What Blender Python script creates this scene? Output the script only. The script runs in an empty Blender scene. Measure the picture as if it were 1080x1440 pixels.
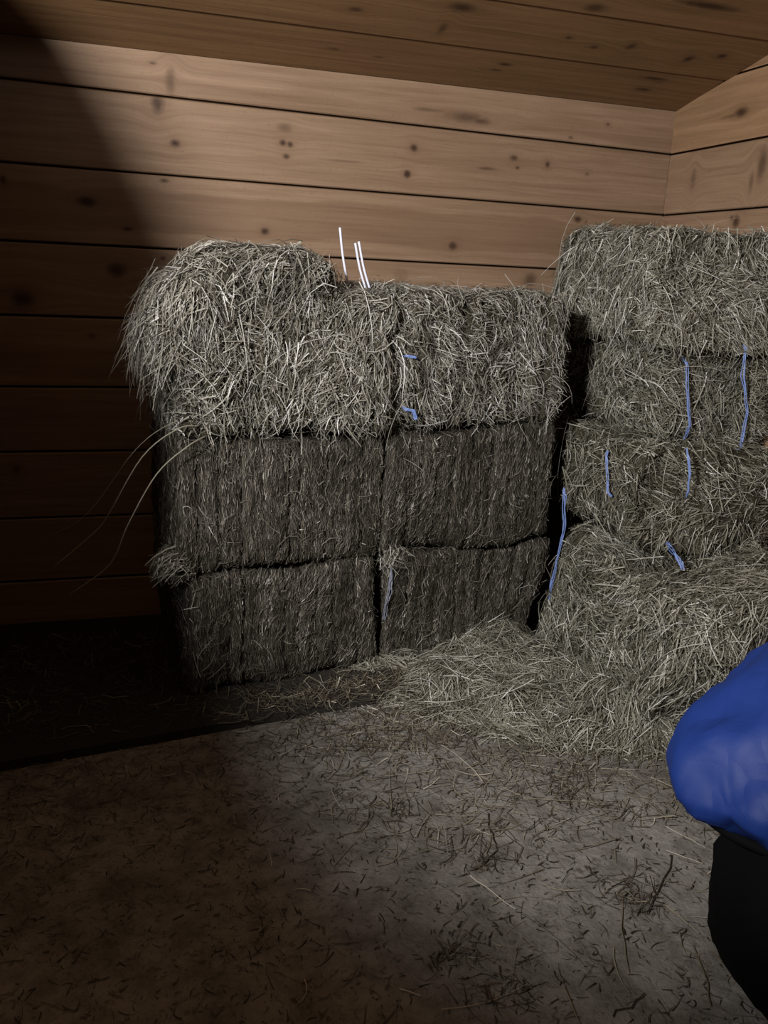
import bpy, math
import numpy as np
from mathutils import Matrix, Vector

scene = bpy.context.scene
COL = scene.collection
rng = np.random.default_rng(11)

# ------------------------------------------------------------------ camera
F_PX = 1211.0
A = Matrix(((0.95733, -0.03412, 0.28696), (-0.28527, -0.27031, 0.91954), (0.04619, -0.96217, -0.26851)))
right = A @ Vector((1, 0, 0)); up = A @ Vector((0, -1, 0)); back = A @ Vector((0, 0, -1))
cam_d = bpy.data.cameras.new('camera')
cam = bpy.data.objects.new('camera', cam_d); COL.objects.link(cam)
cam.matrix_world = Matrix(((right.x, up.x, back.x, 0.0), (right.y, up.y, back.y, 0.0), (right.z, up.z, back.z, 1.4), (0, 0, 0, 1)))
cam_d.sensor_fit = 'VERTICAL'; cam_d.sensor_height = 36.0; cam_d.sensor_width = 27.0
cam_d.lens = F_PX / 1440.0 * 36.0
cam_d.clip_start = 0.02
scene.camera = cam

# ------------------------------------------------------------------ world, lamp, exposure
world = bpy.data.worlds.new('night_air'); scene.world = world; world.use_nodes = True
bg = world.node_tree.nodes['Background']
bg.inputs[0].default_value = (1.0, 0.9, 0.78, 1); bg.inputs[1].default_value = 0.002
LAMP = Vector((-1.2, 0.3, 2.15))
ld = bpy.data.lights.new('aisle_lamp', 'SPOT'); ld.energy = 790; ld.shadow_soft_size = 0.13
ld.color = (1.0, 0.96, 0.90)
lo = bpy.data.objects.new('aisle_lamp', ld); lo.location = LAMP
ld.spot_size = math.radians(96); ld.spot_blend = 0.55
lo.rotation_euler = (Vector((1.30, 2.85, 1.95)) - LAMP).to_track_quat('-Z', 'Y').to_euler()
COL.objects.link(lo)
vs = scene.view_settings
vs.view_transform = 'Standard'; vs.look = 'None'; vs.gamma = 1.0; vs.use_curve_mapping = False
vs.exposure = 0.0

# ------------------------------------------------------------------ node helpers
class NT:
    def __init__(s, name):
        s.m = bpy.data.materials.new(name); s.m.use_nodes = True
        s.t = s.m.node_tree; s.n = s.t.nodes; s.l = s.t.links
        s.bsdf = s.n['Principled BSDF']
    def new(s, kind, **kw):
        n = s.n.new(kind)
        for k, v in kw.items(): setattr(n, k, v)
        return n
    def put(s, sock, v):
        if isinstance(v, bpy.types.NodeSocket): s.l.new(v, sock)
        elif v is not None: sock.default_value = v
    def math(s, op, a, b=None, c=None, clamp=False):
        n = s.new('ShaderNodeMath', operation=op, use_clamp=clamp)
        s.put(n.inputs[0], a); s.put(n.inputs[1], b)
        if c is not None: s.put(n.inputs[2], c)
        return n.outputs[0]
    def comb(s, x, y, z):
        n = s.new('ShaderNodeCombineXYZ')
        s.put(n.inputs[0], x); s.put(n.inputs[1], y); s.put(n.inputs[2], z)
        return n.outputs[0]
    def noise(s, vec, scale, detail=4, rough=0.55, dist=0.0):
        n = s.new('ShaderNodeTexNoise')
        s.put(n.inputs['Vector'], vec); n.inputs['Scale'].default_value = scale
        n.inputs['Detail'].default_value = detail; n.inputs['Roughness'].default_value = rough
        n.inputs['Distortion'].default_value = dist
        return n.outputs['Fac']
    def ramp(s, fac, stops, interp='LINEAR'):
        n = s.new('ShaderNodeValToRGB'); cr = n.color_ramp; cr.interpolation = interp
        while len(cr.elements) < len(stops): cr.elements.new(0.5)
        for e, (p, c) in zip(cr.elements, stops):
            e.position = p; e.color = (*c, 1) if len(c) == 3 else c
        s.put(n.inputs[0], fac)
        return n.outputs[0]
    def mix(s, fac, a, b, mode='MIX'):
        n = s.new('ShaderNodeMix', data_type='RGBA', blend_type=mode)
        s.put(n.inputs[0], fac)
        for sock, v in ((n.inputs[6], a), (n.inputs[7], b)):
            if isinstance(v, tuple) and len(v) == 3: v = (*v, 1)
            s.put(sock, v)
        return n.outputs[2]
    def bump(s, h, strength, dist=0.01):
        n = s.new('ShaderNodeBump'); s.put(n.inputs['Height'], h)
        n.inputs['Strength'].default_value = strength; n.inputs['Distance'].default_value = dist
        s.l.new(n.outputs[0], s.bsdf.inputs['Normal'])
    def finish(s, color, rough=0.7, spec=0.3, k=None):
        if k is not None: color = s.mix(1.0, color, k, 'MULTIPLY')
        s.put(s.bsdf.inputs['Base Color'], color if not (isinstance(color, tuple) and len(color) == 3) else (*color, 1))
        s.put(s.bsdf.inputs['Roughness'], rough)
        s.bsdf.inputs['Specular IOR Level'].default_value = spec
        return s.m

def wood_material(name, knots, heart=None, seed=0.0, tone=1.0, warm_light=0.0):
    tone = tone * 0.86
    wm = lambda c: (c[0] * (1 + 0.10 * warm_light), c[1] * (1 - 0.04 * warm_light), c[2] * (1 - 0.30 * warm_light))  # warm light on the ceiling and upper boards, tinted into their colour
    """knots: (u, v, half length, half width, darkness) in plank metres; heart: (v centre, half width, strength)."""
    s = NT(name)
    tc = s.new('ShaderNodeTexCoord'); sep = s.new('ShaderNodeSeparateXYZ'); s.l.new(tc.outputs['Object'], sep.inputs[0])
    u, v = sep.outputs[0], sep.outputs[2]
    vv = v
    dark = None; halo = None
    for (ku, kv, a, b, d) in knots:
        a *= 1.2; b *= 1.2; d = min(1.0, d * 1.1)
        wob = s.noise(s.comb(s.math('ADD', u, seed), 0.0, v), 22.0, 2)
        du = s.math('DIVIDE', s.math('SUBTRACT', u, ku), a)
        dv = s.math('DIVIDE', s.math('SUBTRACT', v, kv), b)
        r2 = s.math('ADD', s.math('MULTIPLY', du, du), s.math('MULTIPLY', dv, dv))
        r = s.math('ADD', s.math('SQRT', r2), s.math('MULTIPLY', s.math('SUBTRACT', wob, 0.5), 0.9))
        g = s.math('POWER', 2.718, s.math('MULTIPLY', r2, -0.12))
        vv = s.math('SUBTRACT', vv, s.math('MULTIPLY', s.math('MULTIPLY', s.math('SUBTRACT', v, kv), 0.75), g))
        core = s.math('MULTIPLY', s.math('SUBTRACT', 1.35, r, clamp=True), d)
        dark = core if dark is None else s.math('MAXIMUM', dark, core)
        hl = s.math('MULTIPLY', s.math('POWER', 2.718, s.math('MULTIPLY', r2, -0.25)), 0.35 * d)
        halo = hl if halo is None else s.math('MAXIMUM', halo, hl)
    gv = s.comb(s.math('ADD', s.math('MULTIPLY', u, 0.9), seed), seed * 0.37, s.math('MULTIPLY', vv, 26.0))
    grain = s.noise(gv, 1.6, 5, 0.6, 0.4)
    fine = s.noise(s.comb(s.math('ADD', s.math('MULTIPLY', u, 5.0), seed), 0.0, s.math('MULTIPLY', vv, 260.0)), 1.0, 2)
    blot = s.noise(s.comb(s.math('ADD', u, seed * 1.7), seed, s.math('MULTIPLY', v, 2.0)), 3.0, 3)
    t = s.math('ADD', s.math('MULTIPLY', grain, 0.7), s.math('MULTIPLY', fine, 0.3))
    c = s.ramp(t, [(0.30, wm((0.27 * tone, 0.165 * tone, 0.102 * tone))), (0.52, wm((0.40 * tone, 0.262 * tone, 0.172 * tone))), (0.72, wm((0.49 * tone, 0.335 * tone, 0.23 * tone)))])
    c = s.mix(s.math('MULTIPLY', s.math('SUBTRACT', blot, 0.45, clamp=True), 1.6), c, wm((0.31 * tone, 0.195 * tone, 0.12 * tone)))
    if heart:
        hv, hw, hs = heart
        wv = s.noise(s.comb(s.math('ADD', u, seed), 0.0, 0.0), 2.2, 2)
        e = s.math('SUBTRACT', v, s.math('ADD', hv, s.math('MULTIPLY', s.math('SUBTRACT', wv, 0.5), 0.09)))
        m = s.math('MULTIPLY', s.math('SUBTRACT', hw, s.math('ABSOLUTE', e)), 90.0, clamp=True)
        c = s.mix(s.math('MULTIPLY', m, hs), c, (0.24 * tone, 0.14 * tone, 0.082 * tone))
    if dark is not None:
        c = s.mix(halo, c, (0.13, 0.062, 0.03))
        c = s.mix(dark, c, (0.045, 0.02, 0.011))
    dust = s.noise(tc.outputs['Object'], 60.0, 3)
    c = s.mix(s.math('MULTIPLY', s.math('SUBTRACT', dust, 0.58, clamp=True), 1.5), c, (0.14, 0.08, 0.05))
    s.bump(s.math('ADD', grain, s.math('MULTIPLY', fine, 0.5)), 0.25, 0.004)
    return s.finish(c, 0.62, 0.25, (0.60, 0.60, 0.60))

def hay_strand_material(name, stops):
    s = NT(name)
    at = s.new('ShaderNodeAttribute', attribute_name='tint')
    c = s.ramp(at.outputs['Fac'], stops)
    return s.finish(c, 0.55, 0.35, (0.60, 0.605, 0.665))

def hay_core_material(name, axis, dark, mid, light):
    """compressed hay: fibres running along one axis with cut ends between them."""
    s = NT(name)
    tc = s.new('ShaderNodeTexCoord'); oi = s.new('ShaderNodeObjectInfo')
    sep = s.new('ShaderNodeSeparateXYZ'); s.l.new(tc.outputs['Object'], sep.inputs[0])
    off = s.math('MULTIPLY', oi.outputs['Random'], 37.0)
    k = [260.0, 260.0, 260.0]; k[axis] = 42.0
    v = s.comb(s.math('ADD', s.math('MULTIPLY', sep.outputs[0], k[0]), off), s.math('MULTIPLY', sep.outputs[1], k[1]), s.math('MULTIPLY', sep.outputs[2], k[2]))
    fib = s.noise(v, 1.0, 4, 0.65, 0.8)
    k2 = [60.0, 60.0, 60.0]; k2[axis] = 9.0
    v2 = s.comb(s.math('ADD', s.math('MULTIPLY', sep.outputs[0], k2[0]), off), s.math('MULTIPLY', sep.outputs[1], k2[1]), s.math('MULTIPLY', sep.outputs[2], k2[2]))
    st = s.noise(v2, 1.0, 3)
    t = s.math('ADD', s.math('ADD', s.math('MULTIPLY', fib, 0.65), s.math('MULTIPLY', st, 0.35)), s.math('MULTIPLY', s.math('SUBTRACT', oi.outputs['Random'], 0.5), 0.08))
    c = s.ramp(t, [(0.36, dark), (0.52, mid), (0.68, light)])
    s.bump(s.math('ADD', fib, st), 0.9, 0.008)
    return s.finish(c, 0.8, 0.15, (0.60, 0.605, 0.665))

M = {}
M['hay'] = hay_strand_material('hay_blades', [(0.0, (0.045, 0.039, 0.026)), (0.30, (0.15, 0.136, 0.098)), (0.55, (0.30, 0.283, 0.222)), (0.82, (0.50, 0.485, 0.41)), (1.0, (0.76, 0.75, 0.69))])
M['hay_green'] = hay_strand_material('green_hay_blades', [(0.0, (0.045, 0.041, 0.025)), (0.30, (0.14, 0.13, 0.088)), (0.55, (0.285, 0.272, 0.20)), (0.82, (0.48, 0.465, 0.375)), (1.0, (0.74, 0.73, 0.65))])
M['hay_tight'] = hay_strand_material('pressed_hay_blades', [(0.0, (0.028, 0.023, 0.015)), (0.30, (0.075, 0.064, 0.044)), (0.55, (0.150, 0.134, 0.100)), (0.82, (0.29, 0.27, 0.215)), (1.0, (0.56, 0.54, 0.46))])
M['litter'] = hay_strand_material('old_straw', [(0.0, (0.022, 0.017, 0.011)), (0.30, (0.07, 0.055, 0.035)), (0.55, (0.17, 0.145, 0.095)), (0.82, (0.36, 0.33, 0.24)), (1.0, (0.66, 0.62, 0.50))])
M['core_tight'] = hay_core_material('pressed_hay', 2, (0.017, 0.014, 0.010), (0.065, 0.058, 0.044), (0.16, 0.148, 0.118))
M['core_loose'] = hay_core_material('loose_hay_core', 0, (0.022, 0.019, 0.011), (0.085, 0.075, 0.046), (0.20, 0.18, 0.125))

def floor_material():
    s = NT('packed_floor')
    tc = s.new('ShaderNodeTexCoord'); o = tc.outputs['Object']
    big = s.noise(o, 2.2, 4); mid = s.noise(o, 11.0, 5, 0.65); fine = s.noise(o, 90.0, 3)
    c = s.ramp(mid, [(0.30, (0.10, 0.094, 0.084)), (0.55, (0.20, 0.193, 0.178)), (0.75, (0.26, 0.252, 0.235))])
    c = s.mix(s.math('MULTIPLY', s.math('SUBTRACT', big, 0.47, clamp=True), 3.0), c, (0.072, 0.064, 0.053))
    v = s.new('ShaderNodeTexVoronoi', feature='DISTANCE_TO_EDGE'); s.put(v.inputs['Vector'], o); v.inputs['Scale'].default_value = 26.0
    sm = s.noise(o, 38.0, 4, 0.7, 1.5)
    c = s.mix(s.math('MULTIPLY', s.math('SUBTRACT', sm, 0.54, clamp=True), 5.0, clamp=True), c, (0.055, 0.044, 0.032))
    c = s.mix(s.math('MULTIPLY', s.math('SUBTRACT', fine, 0.6, clamp=True), 2.0), c, (0.30, 0.28, 0.24))
    s.bump(s.math('ADD', mid, s.math('MULTIPLY', fine, 0.3)), 0.5, 0.02)
    return s.finish(c, 0.9, 0.12, (0.86, 0.865, 0.90))

def cloth_material(name, base, rough, crease=0.0):
    s = NT(name)
    tc = s.new('ShaderNodeTexCoord'); o = tc.outputs['Object']
    n1 = s.noise(o, 6.0, 3); weave = s.noise(o, 900.0, 1)
    c = s.mix(n1, tuple(x * 0.85 for x in base), tuple(min(1, x * 1.15) for x in base))
    ridge = s.math('ABSOLUTE', s.math('SUBTRACT', s.noise(o, 4.0, 1, 0.5, 1.0), 0.5))
    ridge2 = s.math('ABSOLUTE', s.math('SUBTRACT', s.noise(o, 9.0, 1, 0.5, 0.8), 0.5))
    h = s.math('ADD', s.math('ADD', ridge, s.math('MULTIPLY', ridge2, 0.4)), s.math('MULTIPLY', weave, 0.02))
    s.bump(h, crease, 0.12)
    return s.finish(c, rough, 0.22 if max(base) > 0.05 else 0.04)

def plain(name, base, rough=0.6, spec=0.3):
    s = NT(name); tc = s.new('ShaderNodeTexCoord')
    n = s.noise(tc.outputs['Object'], 40.0, 3)
    return s.finish(s.mix(n, tuple(x * 0.85 for x in base), tuple(min(1, x * 1.1) for x in base)), rough, spec)

M['floor'] = floor_material()
M['backing'] = plain('dark_backing_board', (0.03, 0.018, 0.011), 0.9, 0.1)
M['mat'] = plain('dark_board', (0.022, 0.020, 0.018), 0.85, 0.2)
M['blue'] = cloth_material('blue_nylon', (0.007, 0.024, 0.140), 0.55, 0.25)
M['black'] = cloth_material('black_nylon', (0.003, 0.003, 0.0035), 0.8, 0.15)
M['twine_blue'] = plain('blue_twine', (0.15, 0.22, 0.48), 0.5)
M['twine_pale'] = plain('pale_plastic_strip', (0.55, 0.57, 0.70), 0.4)
M['twine_dull'] = plain('dull_pale_twine', (0.20, 0.215, 0.29), 0.5)
M['stem'] = plain('dry_stem', (0.20, 0.19, 0.15), 0.6)

# ------------------------------------------------------------------ object helpers
def obj(name, me, mat=None, parent=None, loc=None, rot=None):
    o = bpy.data.objects.new(name, me); COL.objects.link(o)
    if mat is not None and not me.materials: me.materials.append(mat)
    if parent is not None: o.parent = parent
    if loc is not None: o.location = loc
    if rot is not None: o.rotation_euler = rot
    return o

def np_mesh(name, V, Q, smooth=False, tint=None):
    """V (n,3), Q (m,k) equal-sided faces."""
    V = np.ascontiguousarray(V, np.float32); Q = np.ascontiguousarray(Q, np.int32)
    me = bpy.data.meshes.new(name)
    m, k = Q.shape
    me.vertices.add(len(V)); me.vertices.foreach_set('co', V.ravel())
    me.loops.add(m * k); me.loops.foreach_set('vertex_index', Q.ravel())
    me.polygons.add(m); me.polygons.foreach_set('loop_start', np.arange(0, m * k, k, dtype=np.int32))
    if smooth: me.polygons.foreach_set('use_smooth', np.ones(m, bool))
    if tint is not None:
        a = me.attributes.new('tint', 'FLOAT', 'POINT'); a.data.foreach_set('value', np.ascontiguousarray(tint, np.float32))
    me.update(calc_edges=True); me.validate()
    return me

def tag(o, label, cat, group=None, kind=None):
    o['label'] = label; o['category'] = cat
    if group: o['group'] = group
    if kind: o['kind'] = kind
    return o

def empty(name, loc, rz=0.0):
    o = bpy.data.objects.new(name, None); COL.objects.link(o)
    o.location = loc; o.rotation_euler = (0, 0, rz); o.empty_display_size = 0.1
    return o

class Field:
    """smooth random vector field made of sines."""
    def __init__(s, seed, wave, n=14):
        r = np.random.default_rng(seed)
        k = r.normal(size=(n, 3)); k /= np.linalg.norm(k, axis=1)[:, None]
        s.k = k * (2 * np.pi / (wave * r.uniform(0.6, 1.6, n)))[:, None]
        s.p = r.uniform(0, 2 * np.pi, n); s.a = r.normal(size=(n, 3)) / math.sqrt(n)
    def __call__(s, P):
        return np.sin(P @ s.k.T + s.p) @ s.a

def box_surface(n):
    """unit cube surface grid (verts shared per side only), n = divisions per axis."""
    Vs, Qs, base = [], [], 0
    for ax in range(3):
        b, c = (ax + 1) % 3, (ax + 2) % 3
        for sgn in (-1, 1):
            gb, gc = np.meshgrid(np.linspace(-1, 1, n[b] + 1), np.linspace(-1, 1, n[c] + 1), indexing='ij')
            P = np.zeros((gb.size, 3)); P[:, ax] = sgn; P[:, b] = gb.ravel(); P[:, c] = gc.ravel()
            i = np.arange(gb.size).reshape(gb.shape)
            q = np.stack([i[:-1, :-1], i[1:, :-1], i[1:, 1:], i[:-1, 1:]], -1).reshape(-1, 4)
            if sgn < 0: q = q[:, ::-1]
            Vs.append(P); Qs.append(q + base); base += len(P)
    return np.concatenate(Vs), np.concatenate(Qs)

def rounded_box(half, n, r, field=None, amp=0.0, center=(0, 0, 0), field2=None, amp2=0.0):
    U, Q = box_surface(n)
    half = np.array(half); P = U * half
    inner = np.clip(P, -(half - r), half - r)
    d = P - inner; L = np.linalg.norm(d, axis=1, keepdims=True)
    P = inner + d / np.maximum(L, 1e-9) * r
    P = P + np.array(center)
    if field is not None: P = P + field(P) * amp
    if field2 is not None: P = P + field2(P) * amp2
    return P, Q

def weld(V, Q):
    key = np.round(V * 20000).astype(np.int64)
    _, idx, inv = np.unique(key, axis=0, return_index=True, return_inverse=True)
    return V[idx], inv.reshape(-1)[Q]

def tri_data(V, Q):
    T = np.concatenate([Q[:, [0, 1, 2]], Q[:, [0, 2, 3]]])
    a, b, c = V[T[:, 0]], V[T[:, 1]], V[T[:, 2]]
    N = np.cross(b - a, c - a); ar = np.linalg.norm(N, axis=1)
    return T, N / np.maximum(ar, 1e-12)[:, None], ar * 0.5

def unit(a): return a / np.maximum(np.linalg.norm(a, axis=-1, keepdims=True), 1e-9)

def ribbons(P, side, width, taper=0.35):
    """P (n,k,3) centre lines, side (n,3), width (n,)."""
    n, k, _ = P.shape
    w = np.linspace(1, taper, k)[None, :, None] * width[:, None, None] * 0.5
    S = side[:, None, :] * w
    V = np.stack([P - S, P + S], 2).reshape(-1, 3)
    base = (np.arange(n) * k * 2)[:, None]
    j = np.arange(k - 1)[None, :] * 2
    q = np.stack([base + j, base + j + 1, base + j + 3, base + j + 2], -1).reshape(-1, 4)
    return V, q

class HayBag:
    """collects blades and turns them into one mesh."""
    def __init__(s): s.V = []; s.Q = []; s.T = []; s.n = 0
    def add(s, P, side, width, tint, taper=0.35):
        V, q = ribbons(P, side, width, taper)
        s.V.append(V); s.Q.append(q + s.n); s.T.append(np.repeat(tint, P.shape[1] * 2)); s.n += len(V)
    def build(s, name, mat, parent=None, kind='stuff'):
        o = obj(name, np_mesh(name, np.concatenate(s.V), np.concatenate(s.Q), False, np.concatenate(s.T)), mat, parent)
        if kind: o['kind'] = kind
        return o

def comb_hay(bag, V, Q, n, flow, weight, length, width, jitter=0.4, lift=(0.0, 0.2), gap=(0.0, 0.004), curl=0.25,
             droop=0.0, segs=3, tint=(0.55, 0.2), anchor=0.5, rs=rng, floor_z=None, band=None, clip=None):
    """lay n blades on a surface; flow(p, nrm) -> preferred direction, weight(p, nrm) -> density."""
    T, N, ar = tri_data(V, Q)
    C = V[T].mean(1)
    w = ar * weight(C, N); w = np.maximum(w, 0)
    cdf = np.cumsum(w); cdf /= cdf[-1]
    i = np.searchsorted(cdf, rs.random(n))
    r1 = np.sqrt(rs.random(n)); r2 = rs.random(n)
    a, b, c = V[T[i, 0]], V[T[i, 1]], V[T[i, 2]]
    p = a * (1 - r1)[:, None] + b * (r1 * (1 - r2))[:, None] + c * (r1 * r2)[:, None]
    nr = N[i]
    f = flow(p, nr) + rs.normal(size=(n, 3)) * jitter
    f = f - nr * np.sum(f * nr, 1, keepdims=True)
    f = unit(f)
    s = np.cross(nr, f)
    L = rs.uniform(*length, n) * rs.uniform(0.6, 1.25, n)
    lf = rs.uniform(*lift, n) * np.where(rs.random(n) < 0.5, 1, 1)
    cu = rs.normal(size=n) * curl
    t = np.linspace(0, 1, segs + 1)[None, :, None]
    tt = t - anchor
    g = rs.uniform(*gap, n)
    kink = rs.normal(size=(n, 3)) * (0.06 * L)[:, None]
    P = (p + nr * g[:, None])[:, None, :] + f[:, None, :] * (L[:, None, None] * tt)
    P = P + s[:, None, :] * ((cu * L)[:, None, None] * (tt ** 2))
    P = P + nr[:, None, :] * ((lf * L)[:, None, None] * t)
    P = P + kink[:, None, :] * np.sin(t * math.pi)
    P[:, :, 2] -= (droop * L)[:, None] * t[:, :, 0] ** 2
    if floor_z is not None: P[:, :, 2] = np.maximum(P[:, :, 2], floor_z + 0.001)
    if clip is not None: P[:, :, 0] = np.minimum(P[:, :, 0], clip[0]); P[:, :, 1] = np.minimum(P[:, :, 1], clip[1])
    roll = rs.normal(size=n) * 0.6
    side = unit(s * np.cos(roll)[:, None] + nr * np.sin(roll)[:, None])
    W = rs.uniform(*width, n)
    ti = rs.normal(tint[0], tint[1], n) - 0.05
    ti = np.clip(np.where(rs.random(n) < 0.09, ti + 0.32, ti), 0, 1)
    if band is not None:
        bf = Field(band[0], band[1]); ti = np.clip(ti + bf(p * np.array([1.0, 1.0, 0.10]))[:, 0] * band[2], 0, 1)
    bag.add(P, side, W, ti)

def tube_mesh(name, pts, rad, sides=6, smooth_steps=6, flat=1.0):
    pts = [Vector(p) for p in pts]
    if smooth_steps > 1 and len(pts) > 2:                      # Catmull-Rom
        out = []
        e = [pts[0] * 2 - pts[1]] + pts + [pts[-1] * 2 - pts[-2]]
        for i in range(1, len(e) - 2):
            for k in range(smooth_steps):
                t = k / smooth_steps
                p0, p1, p2, p3 = e[i - 1], e[i], e[i + 1], e[i + 2]
                out.append(0.5 * ((2 * p1) + (p2 - p0) * t + (2 * p0 - 5 * p1 + 4 * p2 - p3) * t * t + (3 * p1 - p0 - 3 * p2 + p3) * t ** 3))
        out.append(pts[-1]); pts = out
    V, Q = [], []
    n = len(pts)
    ref = Vector((0.3, 0.9, 0.2))
    for i, p in enumerate(pts):
        d = (pts[min(i + 1, n - 1)] - pts[max(i - 1, 0)]).normalized()
        a = d.cross(ref).normalized(); b = d.cross(a)
        r = rad[0] + (rad[1] - rad[0]) * i / (n - 1) if isinstance(rad, tuple) else rad
        for k in range(sides):
            th = 2 * math.pi * k / sides
            V.append(p + a * math.cos(th) * r + b * math.sin(th) * r * flat)
    for i in range(n - 1):
        for k in range(sides):
            k2 = (k + 1) % sides
            Q.append((i * sides + k, i * sides + k2, (i + 1) * sides + k2, (i + 1) * sides + k))
    V = np.array([v[:] for v in V])
    me = bpy.data.meshes.new(name)
    me.from_pydata([tuple(v) for v in V], [], Q + [tuple(range(sides))[::-1], tuple(range((n - 1) * sides, n * sides))])
    for p in me.polygons: p.use_smooth = True
    return me

# ------------------------------------------------------------------ the setting
XW, YW, ZC = 2.216, 3.35, 2.092           # right wall, back wall, ceiling height at the back wall
SL = math.tan(math.radians(11.47))        # the ceiling rises towards the viewer
XL = -0.62                                # added shade partition on the left

def ceil_z(y): return ZC + (YW - y) * SL

def struct(name, V, Q, mat):
    me = bpy.data.meshes.new(name); me.from_pydata(V, [], Q); me.update()
    o = obj(name, me, mat); o['kind'] = 'structure'
    return o

def slab(x0, x1, y0, y1, z0, z1):
    V = [(x, y, z) for z in (z0, z1) for y in (y0, y1) for x in (x0, x1)]
    Q = [(0, 2, 3, 1), (4, 5, 7, 6), (0, 1, 5, 4), (1, 3, 7, 5), (3, 2, 6, 7), (2, 0, 4, 6)]
    return V, Q

YF = -1.6
floor = struct('floor', *slab(-3.0, XW + 0.1, YF, YW + 0.1, -0.1, 0.0), M['floor'])
wall_back = struct('wall_back', *slab(XL - 0.06, XW + 0.12, YW + 0.026, YW + 0.07, 0.0, ZC + 0.02), M['backing'])
V, Q = slab(XW + 0.026, XW + 0.07, YF, YW + 0.03, 0.0, 1.0)
V = [(x, y, (ceil_z(y) + 0.02 if z > 0.5 else z)) for x, y, z in V]
wall_right = struct('wall_right', V, Q, M['backing'])
V, Q = slab(-3.0, XW + 0.07, YF, YW + 0.07, 0.0, 1.0)
V = [(x, y, ceil_z(y) + (0.026 if z < 0.5 else 0.07)) for x, y, z in V]
ceiling = struct('ceiling', V, Q, M['backing'])

def plank(parent, length, zb0, zb1, zt0, zt1, thick, mat, mw, b=0.004, lap=0.0):
    """board with origin at its left end; local x along, z across, front face at y=0, bevelled edges, matrix mw."""
    ring = []
    for x, zb, zt in ((0.0, zb0, zt0), (length, zb1, zt1)):
        ring.append([(x, b - lap, zb), (x, -lap, zb + b), (x, 0, zt - b), (x, b, zt), (x, thick, zt), (x, thick, zb)])
    V = ring[0] + ring[1]
    Q = [(i, (i + 1) % 6, (i + 1) % 6 + 6, i + 6) for i in range(6)]
    me = bpy.data.meshes.new('plank'); me.from_pydata(V, [], [q[::-1] for q in Q] + [(0, 1, 2, 3, 4, 5), (11, 10, 9, 8, 7, 6)])
    me.update()
    o = obj('plank', me, mat, parent)
    o.matrix_world = mw
    return o

rk = np.random.default_rng(5)
def rand_knots(length, width, n):
    return [(rk.uniform(0.05, length - 0.05), rk.uniform(0.03, width - 0.03), rk.uniform(0.008, 0.02), rk.uniform(0.006, 0.013), rk.uniform(0.4, 0.85)) for _ in range(n)]

# back wall: seam heights at the left and the right end, bottom to top
X0 = XL - 0.05
seams = [(-0.02, -0.02), (0.195, 0.195), (0.446, 0.446), (0.70, 0.698), (0.94, 0.938), (1.192, 1.19), (1.443, 1.443), (1.698, 1.685), (1.960, 1.924), (2.094, 2.094)]
bk_knots = {
    8: [(0.199, 1.998, 0.014, 0.035, 0.45), (1.297, 1.983, 0.060, 0.016, 0.55), (1.36, 1.975, 0.035, 0.010, 0.6), (1.91, 2.012, 0.007, 0.005, 0.6), (0.14, 2.05, 0.010, 0.004, 0.6), (1.14, 1.995, 0.05, 0.006, 0.4), (1.75, 1.95, 0.008, 0.005, 0.5)],
    7: [(0.154, 1.921, 0.018, 0.024, 0.75), (0.21, 1.802, 0.014, 0.011, 0.95), (0.593, 1.834, 0.010, 0.009, 0.85), (0.62, 1.831, 0.009, 0.008, 0.8), (0.607, 1.789, 0.010, 0.007, 0.7), (1.095, 1.858, 0.012, 0.011, 0.8), (1.074, 1.763, 0.011, 0.011, 0.85), (1.512, 1.855, 0.013, 0.009, 0.65), (1.53, 1.82, 0.007, 0.005, 0.7), (1.40, 1.807, 0.03, 0.005, 0.5), (1.66, 1.842, 0.008, 0.009, 0.7), (0.60, 1.885, 0.02, 0.012, 0.4), (1.84, 1.82, 0.008, 0.006, 0.5), (0.82, 1.79, 0.06, 0.004, 0.35)],
    6: [(-0.094, 1.588, 0.028, 0.014, 0.9), (0.529, 1.524, 0.012, 0.010, 0.9), (1.279, 1.511, 0.014, 0.012, 0.75), (1.819, 1.645, 0.014, 0.010, 0.8), (0.042, 1.504, 0.016, 0.006, 0.8), (0.17, 1.675, 0.012, 0.006, 0.7), (-0.36, 1.64, 0.008, 0.010, 0.7)],
    5: [(0.0, 1.361, 0.028, 0.022, 0.8), (-0.322, 1.25, 0.030, 0.026, 0.8), (1.626, 1.397, 0.022, 0.022, 0.55), (0.16, 1.41, 0.008, 0.006, 0.6)],
}
for i in range(9):
    zb0, zb1 = seams[i]; zt0, zt1 = seams[i + 1]
    g = 0.0035
    ks = [(x - X0, z - zb0, a, b, d) for x, z, a, b, d in bk_knots.get(i, [])] or rand_knots(XW - X0, 0.25, 4)
    heart = {6: (0.125, 0.075, 0.50), 4: (0.10, 0.06, 0.3), 8: (0.02, 0.035, 0.3)}.get(i)
    m = wood_material('pine_board', ks, heart, seed=3.1 + i * 7.3, tone=(1.0, 0.95, 1.0, 0.93, 0.98, 0.95, 0.98, 0.97, 1.0)[i])
    mw = Matrix.Translation((X0, YW + (0.0015 if i % 2 else 0.0), zb0))
    plank(wall_back, XW - X0, g, zb1 - zb0 + g, zt0 - zb0 - g, zt1 - zb0 - g, 0.024, m, mw)

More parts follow.
